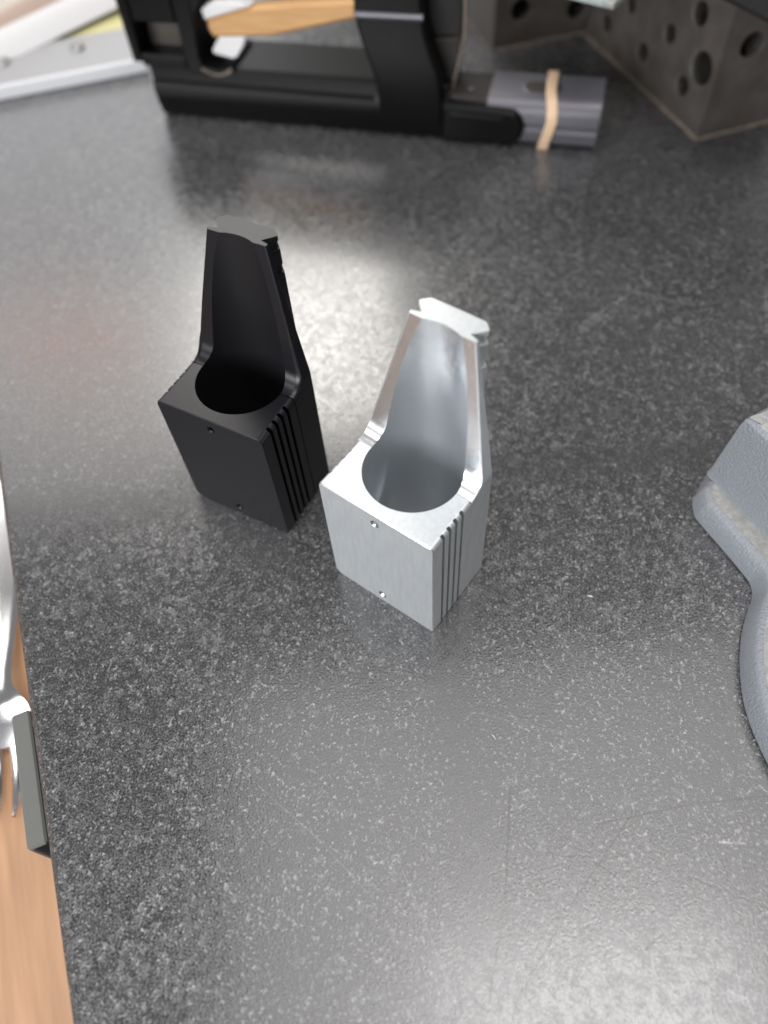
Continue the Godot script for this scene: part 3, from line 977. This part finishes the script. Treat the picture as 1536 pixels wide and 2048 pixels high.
func _ready() -> void:
	# ------------------------------------------------ camera, air and light
	var cam := Camera3D.new()
	put("camera", cam)
	cam.position = Vector3(0, 0.2112, 0)
	var pitch := 0.97952
	var roll := -0.09374
	var fwd := Vector3(0, -sin(pitch), -cos(pitch))
	var right := Vector3(1, 0, 0)
	var up := right.cross(fwd)
	cam.basis = Basis(right * cos(roll) + up * sin(roll), up * cos(roll) - right * sin(roll), -fwd)
	cam.keep_aspect = Camera3D.KEEP_HEIGHT
	var lens := CameraAttributesPhysical.new()
	lens.frustum_focal_length = 17.42
	lens.frustum_focus_distance = 0.212
	lens.frustum_near = 0.01
	lens.frustum_far = 20.0
	lens.exposure_aperture = 4.0
	cam.attributes = lens
	cam.current = true
	var env := Environment.new()
	env.background_mode = Environment.BG_COLOR
	env.background_color = Color(0.66, 0.66, 0.66)
	env.background_energy_multiplier = 0.5
	env.tonemap_mode = Environment.TONE_MAPPER_LINEAR
	env.tonemap_exposure = 1.0
	env.sdfgi_enabled = true; env.ssao_enabled = true; env.ssil_enabled = true
	var we := WorldEnvironment.new()
	we.environment = env
	put("world", we)
	light_panel("ceiling_panel", "bright white ceiling lamp panel beyond the back of the plate", Vector3(-0.25, 1.6, -1.98), Vector2(0.7, 0.85), 9.5, Color(1.0, 0.985, 0.96))
	light_panel("ceiling_panel", "dim panel added at ceiling height to the left of the bright back panel", Vector3(-1.1, 1.6, -1.85), Vector2(0.95, 1.0), 2.0, Color(1.0, 0.985, 0.97))  # unseen panel, added to brighten the granite at the back left
	light_panel("ceiling_panel", "square white ceiling lamp panel above the near right of the plate", Vector3(0.33, 1.58, 0.14), Vector2(0.65, 0.5), 6.5, Color(1.0, 0.99, 0.985))
	light_panel("ceiling_panel", "very wide dim panel added in place of the lit ceiling over the right of the plate", Vector3(0.32, 1.62, 0.02), Vector2(1.5, 1.5), 1.9, Color(1.0, 0.99, 0.985))  # added panel, standing in for a dimly lit ceiling
	light_panel("ceiling_panel", "white panel added at ceiling height straight to the left of the plate", Vector3(-1.3, 1.6, 0.1), Vector2(0.7, 0.75), 4.5, Color(0.985, 0.99, 1.0))  # added for the silver front's pale reflection in the granite
	light_panel("light_panel", "upright white light panel added behind the viewer on the left", Vector3(-1.3, 0.6, 1.25), Vector2(1.2, 0.8), 13.0, Color(0.985, 0.99, 1.0), Vector3(1.3, -0.55, -1.3).normalized())  # unseen panel, added to light the silver housing's front
	light_panel("added_warm_panel", "small amber panel added at the far left", Vector3(-1.03, 1.56, -2.03), Vector2(0.4, 0.16), 3.0, Color(1.0, 0.62, 0.40))  # added to give the granite its warm reflection of something orange
	light_panel("added_pale_panel", "tall pale panel added for a lit wall far behind the plate's left", Vector3(-1.45, 1.7, -3.6), Vector2(2.4, 2.4), 1.0, Color(0.97, 0.98, 1.0), Vector3(0.25, -0.1, 1.0).normalized())  # added panel, standing in for a bright wall at the back left

	make_materials()

	# ------------------------------------------------ the granite plate and the bench under it
	var g := Geo.new()
	# the plate's left edge runs slightly aslant; a narrow chamfer along it
	var e0 := Vector2(-0.0739, 0.034) * 1000.0
	var e1 := Vector2(-0.1390, -0.172) * 1000.0
	var dir := (e1 - e0).normalized()
	var near := e0 - dir * 120.0
	var far := e0 + dir * 560.0
	var rows := []
	for lv in [[0.0, 1.7], [-1.5, 0.0], [-52.0, 0.0]]:
		var a: Vector2 = near + Vector2(lv[1], 0)
		var b: Vector2 = far + Vector2(lv[1], 0)
		rows.append([Vector3(a.x, lv[0], a.y), Vector3(700, lv[0], a.y), Vector3(700, lv[0], b.y - 400), Vector3(b.x + (lv[1]), lv[0], b.y - 400), Vector3(b.x, lv[0], b.y)])
	g.grid(rows, true)
	var topf := PackedVector2Array()
	for p in rows[0]: topf.append(Vector2(p.x, p.z))
	g.poly(topf, func(p: Vector2) -> Vector3: return Vector3(p.x, 0, p.y))
	for i in g.v.size(): g.uv[i] = granite_uv(g.v[i].x * MM + g.v[i].y * 0.0007, g.v[i].z * MM)
	structure(build("ground", g, M.granite, self, 10.0), "dark speckled granite surface plate")
	var plate_top: Node3D = get_node("ground")
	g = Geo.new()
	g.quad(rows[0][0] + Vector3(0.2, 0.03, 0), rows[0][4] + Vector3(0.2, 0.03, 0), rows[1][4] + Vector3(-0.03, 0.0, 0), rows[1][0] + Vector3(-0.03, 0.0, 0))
	build("lit_edge", g, M.lit_chamfer, plate_top)  # paler strip over the chamfer, painting the light that falls on it
	var bench := structure(Node3D.new())
	put("floor", bench)
	bench.position = Vector3(-0.1, -0.0605, 0); bench.rotation.y = atan2(dir.x, dir.y) + PI
	for k in 7:
		var w := Geo.new()
		w.box(Vector3(-176 + k * 34 + 0.15, -20, -900), Vector3(-142 + k * 34 - 0.15, 0, 300), 0.25)
		build("plank", w, M.wood[[0, 2, 1, 0, 2, 1, 0][k]], bench)

	# ------------------------------------------------ the two housings
	var black := thing("machined_housing", "matte black anodised housing with a round bore and sloped tower", "machine part", Vector3(-0.04877, 0.00004, -0.14667), -0.5576, "machined housings")
	make_housing(black, M.black, M.black_bore, M.black, 1.9, false)
	var silver := thing("machined_housing", "bare silver aluminium housing with a round bore and sloped tower", "machine part", Vector3(-0.00284, 0.00004, -0.10819), -0.71433, "machined housings")
	make_housing(silver, M.alu, M.alu_bore, M.alu_edge, 1.25, true)

	# ------------------------------------------------ what lies around them
	make_receiver()
	make_casting()
	make_bar()
	make_papers()
	var a := thing("steel_block", "brown grey steel block with drilled faces behind the grey tube", "steel block", Vector3(0.0867, 0.0001, -0.4512), deg_to_rad(11.9), "drilled steel blocks")
	steel_block(a, Vector3(0, 0, -70), Vector3(62, 66, 0), [["z", 15.0, 19.5, 5.6], ["z", 49.0, 14.5, 5.2]])
	var bb := thing("steel_block", "tall brown grey steel block with many drilled holes at the back right corner", "steel block", Vector3(0.1706, 0.0001, -0.3442), deg_to_rad(14.0), "drilled steel blocks")
	steel_block(bb, Vector3(0, 0, -118), Vector3(44, 66, 0), [["x", -98.0, 15.0, 4.2], ["x", -40.4, 32.5, 4.2], ["x", -59.3, 16.5, 4.2], ["x", -20.9, 16.7, 4.4], ["x", -10.5, 29.5, 7.2], ["x", -21.8, 48.3, 5.0], ["x", -78.0, 31.0, 3.6], ["z", 14.0, 41.5, 5.4]])
	make_fork()
	# grey trim channel hanging on the plate's edge
	var trim := thing("grey_channel", "dull grey channel strip standing along the granite plate's left edge", "trim strip", Vector3(-0.1035, -0.06, -0.0475), atan2(dir.x, dir.y) + PI)
	g = Geo.new()
	g.box(Vector3(-6.0, 47.6, -42), Vector3(-0.3, 49.6, 0), 0.6)
	build("flange", g, M.trim, trim)
	g = Geo.new()
	g.box(Vector3(-6.0, 0.05, -42), Vector3(-4.6, 47.58, -0.05), 0.4)
	build("web", g, M.trim, trim)
	# thin plate lying over the blocks, and a black pad beside it
	var plate := thing("grey_green_plate", "thin grey green plate whose corner juts in at the top", "plate", Vector3(0.1125, 0.0662, -0.3365), deg_to_rad(-41))
	g = Geo.new()
	prism(g, [Vector2(-60, 0), Vector2(-3, 0), Vector2(-3, 2.6), Vector2(-60, 2.6)], 0.0, 190.0, 0.4)
	build("sheet", g, M.acrylic, plate)
	g = Geo.new()
	prism(g, [Vector2(-2.98, 0), Vector2(1.5, 0), Vector2(1.5, 2.6), Vector2(-2.98, 2.6)], 0.0, 190.0, 0.5)
	build("edge_strip", g, M.ledge, plate)
	g = Geo.new()
	g.box(Vector3(0, 0, -90), Vector3(70, 12, 0), 3.0)
	var pad := build("foam_pad", g, M.pad)
	pad.position = Vector3(0.173, 0.0664, -0.297); pad.rotation.y = deg_to_rad(24)
	tag(pad, "black foam pad lying on the steel block at the top right corner", "pad")
	# crumbs on the plate
	var crumbs := [[Vector3(0.0617, 0.0002, -0.1027), Vector3(0.8, 0.5, 0.7), "pale chip lying on the plate right of the silver housing"], [Vector3(0.0249, 0.0002, -0.0621), Vector3(0.5, 0.3, 1.7), "tiny tan splinter on the plate in front of the silver housing"]]
	for c in crumbs:
		g = Geo.new()
		g.tube([Vector3(-c[1].x, c[1].y * 0.5, -c[1].z * 0.4), Vector3(0, c[1].y * 0.6, 0), Vector3(c[1].x, c[1].y * 0.45, c[1].z * 0.6)], [c[1].y * 0.3, c[1].y * 0.6, c[1].y * 0.25], 7)
		var cr := build("crumb", g, M.cream, self, 50.0)
		cr.position = c[0]
		tag(cr, c[2], "crumb")
